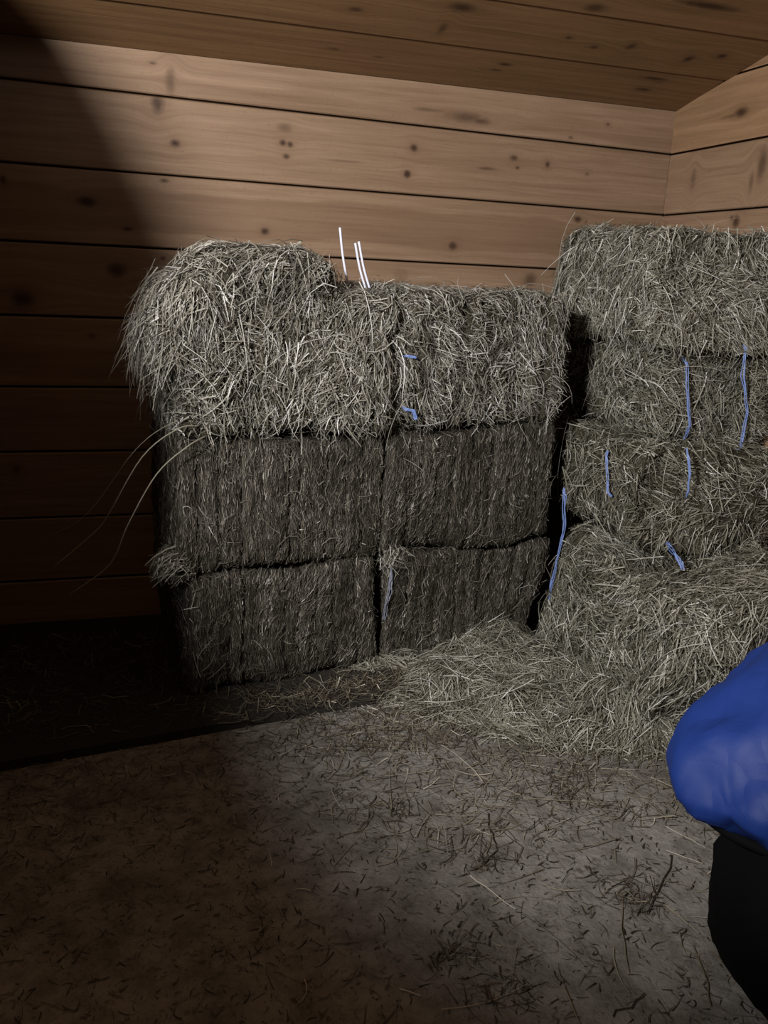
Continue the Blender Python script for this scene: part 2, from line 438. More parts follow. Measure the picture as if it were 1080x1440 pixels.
# right wall: boards run towards the viewer; local x = -y of the room
rs_seams = [-0.02, 0.20, 0.45, 0.70, 0.95, 1.20, 1.443, 1.684, 1.923, 2.163, 2.40, 2.64, 2.88]
rt_knots = {
    8: [(2.935, 2.024, 0.030, 0.013, 0.8), (2.99, 2.02, 0.05, 0.006, 0.4)],
    9: [],
    7: [(2.776, 1.833, 0.018, 0.045, 0.55), (2.82, 1.775, 0.010, 0.03, 0.4), (3.171, 1.813, 0.012, 0.03, 0.35)],
    6: [(2.872, 1.639, 0.016, 0.020, 0.75), (2.90, 1.655, 0.010, 0.008, 0.6)],
}
RW = Matrix(((0, 1, 0, 0), (-1, 0, 0, 0), (0, 0, 1, 0), (0, 0, 0, 1)))
for i in range(len(rs_seams) - 1):
    zb, zt = rs_seams[i], rs_seams[i + 1]; g = 0.0035
    # length of the board under the sloping ceiling
    far = YW if ceil_z(YW) >= zt else YW - (zt - ZC) / SL
    farb = YW if ceil_z(YW) >= zb else YW - (zb - ZC) / SL
    start = YW - 0.002 if far == YW else farb
    ks = [(YW - y, z - zb, a, b, d) for y, z, a, b, d in rt_knots.get(i, [])] + [(u + 0.9, v, a, b, d) for u, v, a, b, d in rand_knots(2.5, 0.24, 2)]
    m = wood_material('pine_board', ks, (0.10, 0.05, 0.25) if i == 5 else None, seed=91.0 + i * 5.7, tone=1.04, warm_light=0.5 if i >= 8 else 0.0)  # upper right boards tinted as if under warmer light
    mw = Matrix.Translation((XW, YW, zb)) @ RW
    L = YW - YF
    if far == YW:
        plank(wall_right, L, g, g, zt - zb - g, zt - zb - g, 0.024, m, mw)
    else:                                   # trimmed to the rake of the ceiling
        u0, u1 = YW - farb, YW - far; b = 0.004; th = 0.024; w = zt - zb
        prof = [(u0, g), (L, g), (L, w - g), (u1, w - g)] + ([(0.0, ZC - zb)] if farb == YW else [])
        k = len(prof)
        V = [(u, 0, v) for u, v in prof] + [(u, th, v) for u, v in prof]
        me = bpy.data.meshes.new('plank'); me.from_pydata(V, [], [tuple(range(k)), tuple(range(2 * k - 1, k - 1, -1))] + [(i2, i2 + k, (i2 + 1) % k + k, (i2 + 1) % k) for i2 in range(k)]); me.update()
        o = obj('plank', me, m, wall_right); o.matrix_world = mw

# ceiling boards, parallel to the back wall
sec = 1 / math.cos(math.radians(11.47))
cs = [YW, 3.045, 2.74, 2.44, 2.14] + [2.14 - 0.3 * k for k in range(1, 13)]
cl_knots = {
    0: [(0.733, 2.981 + 0.2, 0.02, 0.008, 0.5), (1.352, 3.141, 0.022, 0.010, 0.8), (1.34, 3.19, 0.02, 0.007, 0.6), (1.944, 3.106, 0.045, 0.010, 0.75), (1.961, 3.2, 0.03, 0.012, 0.7), (0.9, 3.2, 0.018, 0.006, 0.5), (1.98, 3.13, 0.02, 0.006, 0.4)],
    1: [(1.053, 2.812, 0.035, 0.020, 0.75), (0.736, 2.906, 0.02, 0.012, 0.6), (2.062, 2.882, 0.016, 0.014, 0.8), (1.962, 2.931, 0.014, 0.018, 0.75), (1.588, 2.937, 0.012, 0.010, 0.6), (1.472, 2.9, 0.010, 0.008, 0.6), (1.04, 2.95, 0.012, 0.03, 0.5), (1.71, 2.90, 0.012, 0.02, 0.6)],
    2: [(1.79, 2.60, 0.09, 0.016, 0.8), (1.45, 2.7, 0.03, 0.02, 0.6)],
}
for i in range(len(cs) - 1):
    y0, y1 = cs[i], cs[i + 1]
    w = (y0 - y1) * sec; g = 0.0027
    xa = -2.95
    ks = [(x - xa, (y0 - y) * sec, a, b, d) for x, y, a, b, d in cl_knots.get(i, [])] or (rand_knots(5.0, 0.29, 5) if i < 5 else rand_knots(5, 0.29, 1))
    m = wood_material('ceiling_board', ks, None, seed=41.0 + i * 6.1, tone=0.98, warm_light=1.0)  # ceiling colour carries its warmer light as a tint
    # local x -> +x, local z -> down the width towards the viewer (rising), local y (into the board) -> up
    dz = Vector((0, -1, SL)).normalized(); dx = Vector((1, 0, 0)); dy = dz.cross(dx)
    if dy.z < 0: dy = -dy
    mw = Matrix(((dx.x, dy.x, dz.x, xa), (dx.y, dy.y, dz.y, y0), (dx.z, dy.z, dz.z, ceil_z(y0)), (0, 0, 0, 1)))
    plank(ceiling, XW - xa - 0.001, g, g, w - g, w - g, 0.024, m, mw, 0.0008, 0.0045)

# added partition, unseen on the left; stepped top shaped to cast the shade
SHADE_PROFILE = [(YF, 1.41), (0.78, 1.43), (1.19, 1.41), (1.25, 1.44), (1.33, 1.67), (1.39, 1.79), (1.50, 1.92), (1.70, 2.04), (1.93, 2.14), (2.20, 2.24), (YW, 2.09)]
V = []
for x in (XL - 0.04, XL):
    V += [(x, YF, 0.0), (x, YW + 0.02, 0.0)] + [(x, y, z) for y, z in reversed(SHADE_PROFILE)]
n = len(SHADE_PROFILE) + 2
shade_partition = struct('shade_partition', V, [tuple(range(n)), tuple(range(2 * n - 1, n - 1, -1))] + [(i, i + n, (i + 1) % n + n, (i + 1) % n) for i in range(n)], wood_material('shade_partition_board', rand_knots(3, 1.5, 3), None, 77.0, 0.5))  # added shade caster, toned dark to limit bounced light

# ------------------------------------------------------------------ ground sheet under the stacked bales
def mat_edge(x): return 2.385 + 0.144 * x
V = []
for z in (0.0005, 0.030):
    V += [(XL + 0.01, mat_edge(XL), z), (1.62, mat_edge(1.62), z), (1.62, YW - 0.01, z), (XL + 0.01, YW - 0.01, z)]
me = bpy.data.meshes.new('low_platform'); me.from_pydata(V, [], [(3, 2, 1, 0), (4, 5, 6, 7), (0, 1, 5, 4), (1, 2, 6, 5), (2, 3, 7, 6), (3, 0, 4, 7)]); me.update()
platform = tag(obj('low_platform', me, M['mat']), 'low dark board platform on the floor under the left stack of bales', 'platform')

# ------------------------------------------------------------------ hay bales
def facing(front=1.0, left=0.6, right=0.3, top=0.7, bottom=0.0, backw=0.0):
    def w(C, N):
        return (np.clip(-N[:, 1], 0, 1) ** 2 * front + np.clip(N[:, 1], 0, 1) ** 2 * backw + np.clip(-N[:, 0], 0, 1) ** 2 * left
                + np.clip(N[:, 0], 0, 1) ** 2 * right + np.clip(N[:, 2], 0, 1) ** 2 * top + np.clip(-N[:, 2], 0, 1) ** 2 * bottom)
    return w

def make_bale(name, loc, rz, size, axis, seed, label, group, style, shear=0.0, lean=0.0, nflake=None, rad=0.012):
    """bale with its origin at the middle of its base; axis = direction its flakes are stacked along (0 or 1)."""
    r = np.random.default_rng(seed)
    root = tag(empty(name, loc, rz), label, 'hay bale', group)
    Lx, Ly, Lz = size
    L = size[axis]
    nf = nflake or max(6, int(round(L / 0.068)))
    cuts = np.linspace(-L / 2, L / 2, nf + 1); cuts[1:-1] += r.normal(size=nf - 1) * 0.009
    big = Field(seed, 0.45); small = Field(seed + 100, 0.07)
    allV, allQ, base = [], [], 0
    tight = style['tight']
    for k in range(nf):
        a, b = cuts[k], cuts[k + 1]
        half = [Lx / 2, Ly / 2, Lz / 2]; half[axis] = (b - a) / 2 + 0.003
        cen = [0, 0, Lz / 2]; cen[axis] = (a + b) / 2
        o1 = r.normal() * style['rough']; o2 = r.normal() * style['rough'] * 0.3
        oth = 1 - axis
        cen[oth] += o1
        half[2] -= abs(o2)
        nd = [20, 20, 20]; nd[axis] = 4
        rr = min(rad, half[axis] * 0.8)
        P, Qd = rounded_box(half, nd, rr, big, 0.0)
        # round the whole bale's long edges more than the flake edges
        er = style['edge']
        q = P[:, [oth, 2]] / np.array([half[oth], half[2]])
        m = np.maximum(np.abs(q[:, 0]), np.abs(q[:, 1])) + 1e-6
        nrm = (np.abs(q[:, 0]) ** 8 + np.abs(q[:, 1]) ** 8) ** (1 / 8) + 1e-6
        sc = 1 - er * (1 - m / nrm)
        P[:, oth] *= sc; P[:, 2] *= sc
        # the end flakes are rounded off
        P = P + np.array(cen)
        P = P + big(P) * style['lump'] + small(P + k * 3.3) * style['fine']
        P[:, 0] += shear * (P[:, 2] - Lz / 2)
        P[:, 1] += lean * (P[:, 2] - Lz / 2)
        P[:, 2] = np.maximum(P[:, 2], 0.0); P[:, 2] = np.minimum(P[:, 2], Lz + 0.05)
        if axis == 1:
            P[:, 0] = np.minimum(P[:, 0], XW - 0.008 - loc[0]); P[:, 1] = np.minimum(P[:, 1], YW - 0.008 - loc[1])
        P, Qd = weld(P, Qd)
        o = obj('flake', np_mesh('flake', P, Qd, True), M['core_tight'] if tight else M['core_loose'], root)
        # outer faces only for the blades
        C = P[Qd].mean(1)
        nn = np.cross(P[Qd[:, 1]] - P[Qd[:, 0]], P[Qd[:, 2]] - P[Qd[:, 0]]); nn = unit(nn)
        keep = np.abs(nn[:, axis]) < 0.75
        if k == 0: keep |= nn[:, axis] < -0.5
        if k == nf - 1: keep |= nn[:, axis] > 0.5
        allV.append(P); allQ.append(Qd[keep] + base); base += len(P)
    V = np.concatenate(allV); Q = np.concatenate(allQ)
    bag = HayBag()
    for layer in style['layers']:
        comb_hay(bag, V, Q, rs=r, clip=None if axis == 0 else (XW - 0.006 - loc[0], YW - 0.006 - loc[1]), **layer)
    bag.build('loose_blades', M[style['blade']], root)
    return root, V, Q

def flow_const(*d):
    d = np.array(d, float)
    return lambda p, n: np.broadcast_to(d, p.shape).copy()
def flow_field(seed, wave, base, amt):
    f = Field(seed, wave); b = np.array(base, float)
    return lambda p, n: b + f(p) * amt

def edge_w(front, left, right, top, zlo=None, zhi=None):
    w0 = facing(front, left, right, top)
    def w(C, N):
        o = w0(C, N)
        if zlo is not None: o = o * ((C[:, 2] > zlo) & (C[:, 2] < zhi))
        return o
    return w

def style_tight(seed, n, H, left=0.6, right=0.2, fringe=500, tint=0.37):
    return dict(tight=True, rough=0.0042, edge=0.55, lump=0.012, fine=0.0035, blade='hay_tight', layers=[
        dict(n=n, flow=flow_field(seed, 0.25, (0.05, 0, 1), 0.18), weight=facing(1, left, right, 0.25), length=(0.012, 0.038), width=(0.0016, 0.0036), jitter=0.16, lift=(-0.02, 0.08), gap=(0.0, 0.004), curl=0.2, segs=2, tint=(tint, 0.20), band=(seed, 0.045, 0.16)),
        dict(n=n // 7, flow=flow_field(seed + 1, 0.2, (0, 0, 1), 0.6), weight=facing(1, left, right, 0.3), length=(0.006, 0.018), width=(0.0016, 0.0034), jitter=0.7, lift=(0.1, 0.9), gap=(0, 0.003), curl=0.3, segs=1, tint=(tint + 0.18, 0.2)),
        dict(n=n // 30, flow=flow_field(seed + 2, 0.2, (0.2, 0, 1), 0.8), weight=facing(1, left, right, 0.5), length=(0.04, 0.09), width=(0.0016, 0.0028), jitter=0.5, lift=(0.05, 0.25), gap=(0.001, 0.005), curl=0.5, segs=3, tint=(tint + 0.22, 0.16)),
        dict(n=fringe, flow=flow_field(seed + 3, 0.2, (-0.5, -0.5, 0.1), 0.9), weight=edge_w(1, left, right, 0.8, H - 0.03, H + 0.1), length=(0.03, 0.07), width=(0.0016, 0.0032), jitter=0.6, lift=(0.1, 0.6), gap=(0, 0.006), curl=0.5, droop=0.3, segs=3, tint=(tint + 0.15, 0.18)),
    ])

def style_shaggy(seed, n, flow=(0, 0, -1), left=0.7, right=0.3, top=0.8, tint=0.56, blade='hay', lift=(0.02, 0.30), length=(0.03, 0.085), jitter=0.62, amt=0.8, rough=0.008, lump=0.022, sticks=260):
    return dict(tight=False, rough=rough, edge=0.75, lump=lump, fine=0.008, blade=blade, layers=[
        dict(n=n, flow=flow_field(seed, 0.28, flow, amt), weight=facing(1, left, right, top), length=length, width=(0.0020, 0.0050), jitter=jitter, lift=lift, gap=(0.0, 0.010), curl=0.3, droop=0.10, segs=3, tint=(tint, 0.24)),
        dict(n=n // 2, flow=flow_field(seed + 1, 0.2, flow, amt * 1.4), weight=facing(1, left, right, top), length=(0.02, 0.05), width=(0.0014, 0.0034), jitter=jitter * 1.5, lift=(0.0, 0.4), gap=(0.0, 0.006), curl=0.5, segs=2, tint=(tint - 0.08, 0.2)),
        dict(n=sticks, flow=flow_field(seed + 2, 0.3, flow, 1.3), weight=facing(1, left, right, top * 1.3), length=(0.09, 0.18), width=(0.0018, 0.0034), jitter=0.8, lift=(0.1, 0.5), gap=(0.002, 0.014), curl=0.6, droop=0.25, segs=4, tint=(tint + 0.25, 0.12)),
    ])

TH = math.radians(9)
ex = np.array([math.cos(TH), math.sin(TH)]); ey = np.array([-math.sin(TH), math.cos(TH)])
P0 = np.array([0.165, 2.60])
def on_front(s, d=0.0):
    """s metres along the front of the left stack, d metres behind it."""
    p = P0 + ex * s + ey * d
    return float(p[0]), float(p[1])
GZ = 0.0305
DEP = 0.46
G1 = 'hay bales of the left stack'; G2 = 'hay bales of the stack by the right wall'

def col_bale(s0, s1, z0, z1, seed, label, style, d0=0.0, **kw):
    w = s1 - s0
    x, y = on_front((s0 + s1) / 2, DEP / 2 + d0)
    return make_bale('hay_bale', (x, y, z0), TH, (w, DEP, z1 - z0), 0, seed, label, G1, style, **kw)

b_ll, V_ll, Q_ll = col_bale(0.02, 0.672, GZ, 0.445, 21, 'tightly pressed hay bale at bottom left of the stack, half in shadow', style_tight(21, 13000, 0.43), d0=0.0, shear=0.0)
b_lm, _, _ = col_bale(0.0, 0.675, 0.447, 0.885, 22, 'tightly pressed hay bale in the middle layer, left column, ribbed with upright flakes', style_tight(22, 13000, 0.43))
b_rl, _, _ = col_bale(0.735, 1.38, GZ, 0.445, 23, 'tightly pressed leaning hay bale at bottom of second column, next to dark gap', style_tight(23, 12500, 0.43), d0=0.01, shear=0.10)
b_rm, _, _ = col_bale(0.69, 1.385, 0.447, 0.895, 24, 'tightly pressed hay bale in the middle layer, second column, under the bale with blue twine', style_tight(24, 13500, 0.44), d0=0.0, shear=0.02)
b_lt, V_lt, Q_lt = col_bale(0.0, 0.655, 0.887, 1.325, 25, 'shaggy hay bale on top of the left column, spilling over its left end', style_shaggy(25, 9500, (-0.35, -0.1, -1), left=1.0, tint=0.54), d0=-0.015)
b_rt, _, _ = col_bale(0.68, 1.345, 0.897, 1.345, 26, 'shaggy hay bale on top of the second column with scraps of blue twine', style_shaggy(26, 11500, (0.15, -0.1, -1), length=(0.025, 0.07), right=0.9, tint=0.56, lift=(0.02, 0.4), amt=0.8, rough=0.007, lump=0.014), d0=-0.012)

# loose tufts on the top left bale: a cap and a drooping flap
def tuft(parent, name, center, half, seed, n, flow, lift=(0.05, 0.4), length=(0.05, 0.12), blade='hay', tint=0.55, droop=0.3, w=None):
    clip = (XW - 0.02 - parent.location.x, 9.0) if parent.location.x > 1.6 else None
    V, Q = rounded_box(half, [14, 14, 14], min(half) * 0.95, None)
    V = V + np.array(center); f = Field(seed, 0.16); V = V + f(V) * 0.018
    if clip: V[:, 0] = np.minimum(V[:, 0], clip[0])
    V, Q = weld(V, Q)
    core = obj(name, np_mesh(name, V, Q, True), M['core_loose'], parent)
    bag = HayBag(); r = np.random.default_rng(seed)
    comb_hay(bag, V, Q, n, flow_field(seed, 0.2, flow, 0.8), w or facing(1, 1, 0.6, 1, 0.3), length, (0.0020, 0.0046), 0.8, lift, (0, 0.01), 0.45, droop, 3, (tint, 0.22), rs=r, clip=clip)
    comb_hay(bag, V, Q, n // 2, flow_field(seed + 1, 0.2, flow, 1.2), w or facing(1, 1, 0.6, 1, 0.3), (0.02, 0.05), (0.0016, 0.0034), 0.8, lift, (0, 0.01), 0.6, 0, 2, (tint - 0.1, 0.2), rs=r, clip=clip)
    bag.build('loose_blades', M[blade], core)
    return core
tuft(b_lt, 'hay_tuft', (-0.06, -0.10, 0.485), (0.20, 0.13, 0.075), 31, 2200, (-1, 0, 0.0))
tuft(b_lt, 'hay_tuft', (-0.29, -0.13, 0.37), (0.10, 0.12, 0.10), 32, 1700, (-0.5, -0.2, -1), length=(0.05, 0.13), lift=(0.1, 0.5))
tuft(b_lt, 'hay_tuft', (-0.36, -0.17, 0.30), (0.065, 0.085, 0.075), 33, 1300, (-0.35, -0.2, -1), length=(0.05, 0.14), lift=(0.1, 0.5), droop=0.5)
tuft(b_lm, 'hay_tuft', (-0.345, -0.20, 0.045), (0.045, 0.05, 0.03), 34, 420, (-1, -0.3, -0.2), length=(0.04, 0.09), tint=0.42)
tuft(b_rl, 'hay_tuft', (-0.30, -0.20, 0.415), (0.05, 0.05, 0.02), 35, 350, (-0.8, -0.5, -0.5), length=(0.04, 0.09), tint=0.5)
tuft(b_rt, 'hay_tuft', (0.335, -0.19, 0.20), (0.022, 0.04, 0.07), 36, 500, (0.7, -0.4, -0.9), length=(0.03, 0.08), tint=0.6)

# right stack, back to front and top to bottom; flakes run away from the viewer
R_sh = dict(left=1.0, right=0.0, top=1.0)
b_r1, _, _ = make_bale('hay_bale', (1.950, 2.91, 1.19), 0, (0.485, 0.77, 0.385), 1, 41, 'pale shaggy hay bale on top of the stack by the right wall', G2, style_shaggy(41, 14000, (0.6, 0.3, -0.7), length=(0.03, 0.09), tint=0.58, amt=0.9, blade='hay_green', **R_sh))
b_r2, _, _ = make_bale('hay_bale', (1.990, 2.955, 0.865), 0, (0.42, 0.75, 0.33), 1, 42, 'hay bale second from top by the right wall, blue twine on its front', G2, style_shaggy(42, 9500, (0.1, -0.6, -0.5), length=(0.04, 0.10), tint=0.54, amt=0.8, blade='hay_green', **R_sh))
b_r3, _, _ = make_bale('hay_bale', (1.925, 2.85, 0.515), 0, (0.545, 0.90, 0.355), 1, 43, 'hay bale third from top by the right wall, short blue twine on its left side', G2, style_shaggy(43, 9500, (0.2, -0.5, -0.6), length=(0.03, 0.09), tint=0.50, amt=0.9, blade='hay_green', **R_sh))
b_r4, _, _ = make_bale('hay_bale', (1.805, 2.36, 0.003), -0.12, (0.56, 0.72, 0.505), 1, 44, 'broken hay bale lowest by the right wall, sagging into loose hay', G2, style_shaggy(44, 19000, (-0.3, -0.7, -0.6), length=(0.04, 0.11), tint=0.52, amt=0.9, blade='hay_green', lump=0.05, left=1.0, right=0.0, top=1.2))

tuft(b_r2, 'hay_tuft', (0.165, -0.385, 0.15), (0.042, 0.06, 0.16), 37, 700, (0.9, -0.4, -0.3), length=(0.03, 0.08), tint=0.48, blade='hay_green', w=facing(1, 0.6, 0, 0.6))
tuft(b_r4, 'hay_tuft', (0.265, 0.10, 0.43), (0.07, 0.13, 0.12), 38, 900, (0.2, -0.8, -0.4), length=(0.03, 0.08), tint=0.5, blade='hay_green', w=facing(1, 0.8, 0, 1))

# ------------------------------------------------------------------ twine, strips and stems (parts of their bales)
def part_world(parent, name, pts, rad, mat, label=None, sides=6, flat=1.0):
    bpy.context.view_layer.update()
    inv = Matrix.Translation(parent.location) @ Matrix.Rotation(parent.rotation_euler.z, 4, 'Z')
    inv = inv.inverted()
    o = obj(name, tube_mesh(name, [inv @ Vector(p) for p in pts], rad, sides, 6, flat), M[mat], parent)
    if label: o['label'] = label
    return o
for pts in ([(0.694, 2.85, 1.531), (0.707, 2.85, 1.443), (0.729, 2.85, 1.343), (0.745, 2.85, 1.27)],
            [(0.734, 2.80, 1.484), (0.754, 2.80, 1.401), (0.785, 2.80, 1.315), (0.80, 2.80, 1.25)],
            [(0.748, 2.81, 1.490), (0.769, 2.81, 1.406), (0.803, 2.81, 1.311), (0.82, 2.81, 1.25)]):
    part_world(b_lt, 'plastic_strip', pts, (0.0042, 0.0036), 'twine_pale', 'white plastic strip sticking up from the bale', 6, 0.35)
part_world(b_lm, 'long_stem', [(0.22, 2.60, 0.93), (0.155, 2.57, 0.927), (0.052, 2.56, 0.847), (-0.055, 2.56, 0.666), (-0.101, 2.56, 0.613), (-0.205, 2.56, 0.523)], (0.0022, 0.0016), 'stem', 'long dry stem arching out of the bale')
part_world(b_lm, 'long_stem', [(0.24, 2.60, 0.90), (0.178, 2.55, 0.876), (0.09, 2.54, 0.798), (0.005, 2.54, 0.648), (-0.05, 2.54, 0.528), (-0.168, 2.54, 0.438)], (0.0024, 0.0017), 'stem', 'long dry stem arching out of the bale')
part_world(b_lm, 'long_stem', [(0.22, 2.66, 0.935), (0.137, 2.64, 0.929), (0.033, 2.64, 0.85), (-0.106, 2.64, 0.663), (-0.215, 2.64, 0.592)], (0.0015, 0.0010), 'stem', 'long dry stem arching out of the bale')
def twine_world(parent, pts, rad, mat, label, n=3, seed=0, spread=0.004):
    """frayed twine: a few fine filaments twisting about one line, joined into one part."""
    inv = (Matrix.Translation(parent.location) @ Matrix.Rotation(parent.rotation_euler.z, 4, 'Z')).inverted()
    rr = np.random.default_rng(seed + 900)
    verts, faces = [], []
    dense = []
    for a, b in zip(pts[:-1], pts[1:]):
        for k in range(3): dense.append(np.array(a) + (np.array(b) - np.array(a)) * k / 3)
    dense.append(np.array(pts[-1]))
    for q in range(n):
        o0 = rr.normal(size=3) * spread * 0.6; line = [inv @ Vector(p + o0 + rr.normal(size=3) * spread * (0.12 + 0.10 * q)) for p in dense]
        me = tube_mesh('filament', line, rad, 5, 4, 0.7)
        off = len(verts)
        verts += [v.co[:] for v in me.vertices]; faces += [tuple(off + v for v in p.vertices) for p in me.polygons]
        bpy.data.meshes.remove(me)
    me = bpy.data.meshes.new('twine'); me.from_pydata(verts, [], faces); me.update()
    o = obj('twine', me, M[mat], parent); o['label'] = label
    return o
TB = 'frayed blue baler twine'
twine_world(b_r2, [(1.845, 2.59, 1.18), (1.851, 2.545, 1.144), (1.854, 2.535, 1.076), (1.890, 2.535, 0.935), (1.895, 2.56, 0.88)], 0.0017, 'twine_blue', TB, 3, 1)
twine_world(b_r2, [(2.036, 2.53, 1.225), (2.040, 2.495, 1.205), (2.043, 2.485, 1.109), (2.081, 2.485, 0.985), (2.070, 2.475, 0.865), (2.05, 2.49, 0.85)], 0.0019, 'twine_blue', TB, 4, 2)
twine_world(b_r3, [(1.778, 2.385, 0.885), (1.778, 2.365, 0.855), (1.785, 2.355, 0.80), (1.791, 2.36, 0.745), (1.797, 2.375, 0.72)], 0.0016, 'twine_blue', TB, 3, 3)
twine_world(b_r3, [(1.632, 2.622, 0.832), (1.622, 2.613, 0.816), (1.620, 2.593, 0.769), (1.622, 2.576, 0.696), (1.635, 2.570, 0.68)], 0.0018, 'twine_blue', TB, 3, 4)
twine_world(b_r4, [(1.78, 2.46, 0.53), (1.770, 2.42, 0.553), (1.750, 2.37, 0.56), (1.722, 2.28, 0.553), (1.725, 2.24, 0.52)], 0.0019, 'twine_blue', 'tangled blue baler twine', 5, 5, 0.007)
twine_world(b_rl, [(1.549, 2.76, 0.66), (1.551, 2.75, 0.627), (1.562, 2.75, 0.517), (1.547, 2.75, 0.378), (1.532, 2.75, 0.264), (1.542, 2.75, 0.10)], 0.0018, 'twine_blue', TB, 4, 6, 0.005)
twine_world(b_rl, [(0.90, 2.75, 0.44), (0.884, 2.715, 0.397), (0.878, 2.71, 0.318), (0.870, 2.715, 0.264), (0.874, 2.74, 0.20)], 0.0015, 'twine_dull', 'frayed pale baler twine', 5, 7, 0.006)
twine_world(b_rt, [(0.870, 2.73, 1.137), (0.885, 2.665, 1.142), (0.91, 2.66, 1.139), (0.93, 2.70, 1.128)], 0.0030, 'twine_blue', 'scrap of blue twine', 3, 8, 0.003)
twine_world(b_rt, [(0.885, 2.73, 0.975), (0.895, 2.67, 0.968), (0.918, 2.665, 0.964), (0.93, 2.67, 0.935)], 0.0030, 'twine_blue', 'scrap of blue twine', 3, 9, 0.003)

# ------------------------------------------------------------------ loose hay heap in front of the stacks
def smooth(a, b, x):
    t = np.clip((x - a) / (b - a), 0, 1); return t * t * (3 - 2 * t)
def heap_h(x, y):
    front = 2.36 - 0.30 * smooth(0.75, 1.25, x) - 0.10 * smooth(1.25, 1.7, x)          # front edge of the heap
    rise = np.clip((y - front) / 0.55, 0, 1)
    h = 0.115 * smooth(0.0, 1.0, rise) * smooth(0.55, 1.45, x)
    h = h + 0.22 * np.exp(-(((x - 1.80) / 0.30) ** 2 + ((y - 2.12) / 0.20) ** 2))
    h = h + 0.01 * np.exp(-(((x - 1.25) / 0.20) ** 2 + ((y - 2.45) / 0.20) ** 2))
    h = h * (1 - 0.75 * np.exp(-(((x - 1.50) / 0.07) ** 2 + ((y - 2.78) / 0.17) ** 2)))
    return h * smooth(-0.02, 0.12, y - front)
gx, gy = np.meshgrid(np.linspace(0.45, 2.18, 90), np.linspace(1.85, 2.78, 56), indexing='ij')
gz = heap_h(gx, gy); hf = Field(51, 0.18)
P = np.stack([gx, gy, gz], -1).reshape(-1, 3)
P[:, 2] = np.where(P[:, 2] > 0.004, np.maximum(P[:, 2] + hf(P)[:, 2] * 0.018, 0.002), -0.002)
i = np.arange(gx.size).reshape(gx.shape)
HQ = np.stack([i[:-1, :-1], i[1:, :-1], i[1:, 1:], i[:-1, 1:]], -1).reshape(-1, 4)
HQ = HQ[(P[HQ][:, :, 2] > 0).any(1)]
heap = tag(empty('hay_heap', (1.4, 2.3, 0.0)), 'heap of loose hay on the floor in front of the stacked bales', 'hay', None, 'stuff')
hp = obj('heap_core', np_mesh('heap_core', P - np.array([1.4, 2.3, 0]), HQ, True), M['core_loose'], heap)
hp['kind'] = 'stuff'
bag = HayBag(); r = np.random.default_rng(52)
HV = P - np.array([1.4, 2.3, 0])
upw = lambda C, N: np.ones(len(C))
comb_hay(bag, HV, HQ, 15000, flow_field(53, 0.3, (-0.5, -0.4, 0), 1.2), upw, (0.04, 0.12), (0.0018, 0.004), 0.6, (0.0, 0.25), (0.0, 0.012), 0.5, 0.1, 3, (0.52, 0.19), rs=r, floor_z=0, clip=(XW - 0.01 - 1.4, 5.0))
comb_hay(bag, HV, HQ, 6000, flow_field(54, 0.3, (0.6, -0.4, 0), 1.2), upw, (0.02, 0.05), (0.0016, 0.0034), 0.9, (0.0, 0.3), (0.0, 0.008), 0.5, 0.0, 2, (0.45, 0.2), rs=r, floor_z=0, clip=(XW - 0.01 - 1.4, 5.0))
comb_hay(bag, HV, HQ, 700, flow_field(55, 0.3, (0.6, -0.6, 0), 1.2), upw, (0.10, 0.22), (0.0020, 0.0036), 0.9, (0.0, 0.18), (0.004, 0.016), 0.4, 0.1, 4, (0.78, 0.14), rs=r, floor_z=0, clip=(XW - 0.01 - 1.4, 5.0))
bag.build('loose_blades', M['hay_green'], heap)

# ------------------------------------------------------------------ straw litter on the floor and on the mat
def litter(bag, n, xs, ys, dens, length, width, tint, r, z=0.0, lift=0.03, curl=0.4):
    x = r.uniform(*xs, n * 3); y = r.uniform(*ys, n * 3)
    keep = r.random(n * 3) < dens(x, y)
    x, y = x[keep][:n], y[keep][:n]; m = len(x)
    a = r.uniform(0, 2 * math.pi, m)
    d = np.stack([np.cos(a), np.sin(a), np.zeros(m)], 1); s = np.stack([-np.sin(a), np.cos(a), np.zeros(m)], 1)
    L = r.uniform(*length, m)
    t = np.linspace(0, 1, 5)[None, :, None] - 0.5
    zz = z + 0.0015 + r.uniform(0, 0.004, m)
    P = np.stack([x, y, zz], 1)[:, None, :] + d[:, None, :] * (L[:, None, None] * t) + s[:, None, :] * ((r.normal(size=m) * curl * L)[:, None, None] * t ** 2)
    P[:, :, 2] += (np.abs(r.normal(size=m)) * lift * L)[:, None] * np.abs(t[:, :, 0]) * 2
    ro = r.normal(size=m) * 0.35
    side = unit(s * np.cos(ro)[:, None] + np.array([0, 0, 1.0]) * np.sin(ro)[:, None])
    P[:, :, 2] = np.maximum(P[:, :, 2], z + 0.0012)
    bag.add(P, side, r.uniform(*width, m), np.clip(r.normal(tint[0], tint[1], m), 0, 1))
r = np.random.default_rng(61)
bag = HayBag()
near = lambda x, y: np.clip(1.15 - np.abs(y - 2.35 + 0.25 * smooth(0.6, 1.4, x)) * 1.9, 0.10, 1)
litter(bag, 2600, (-0.6, 2.1), (0.6, 2.5), near, (0.02, 0.07), (0.0014, 0.003), (0.42, 0.25), r)
litter(bag, 3800, (-0.6, 2.1), (0.6, 2.5), lambda x, y: np.full_like(x, 0.6), (0.008, 0.035), (0.0016, 0.0042), (0.16, 0.16), r)
litter(bag, 1500, (0.4, 2.0), (1.7, 2.45), lambda x, y: smooth(0.3, 0.9, x), (0.04, 0.12), (0.0018, 0.0036), (0.55, 0.2), r, lift=0.08)
litter(bag, 130, (0.4, 2.0), (0.8, 2.1), lambda x, y: smooth(0.4, 1.0, x), (0.10, 0.22), (0.0018, 0.0032), (0.66, 0.2), r, lift=0.03, curl=0.3)
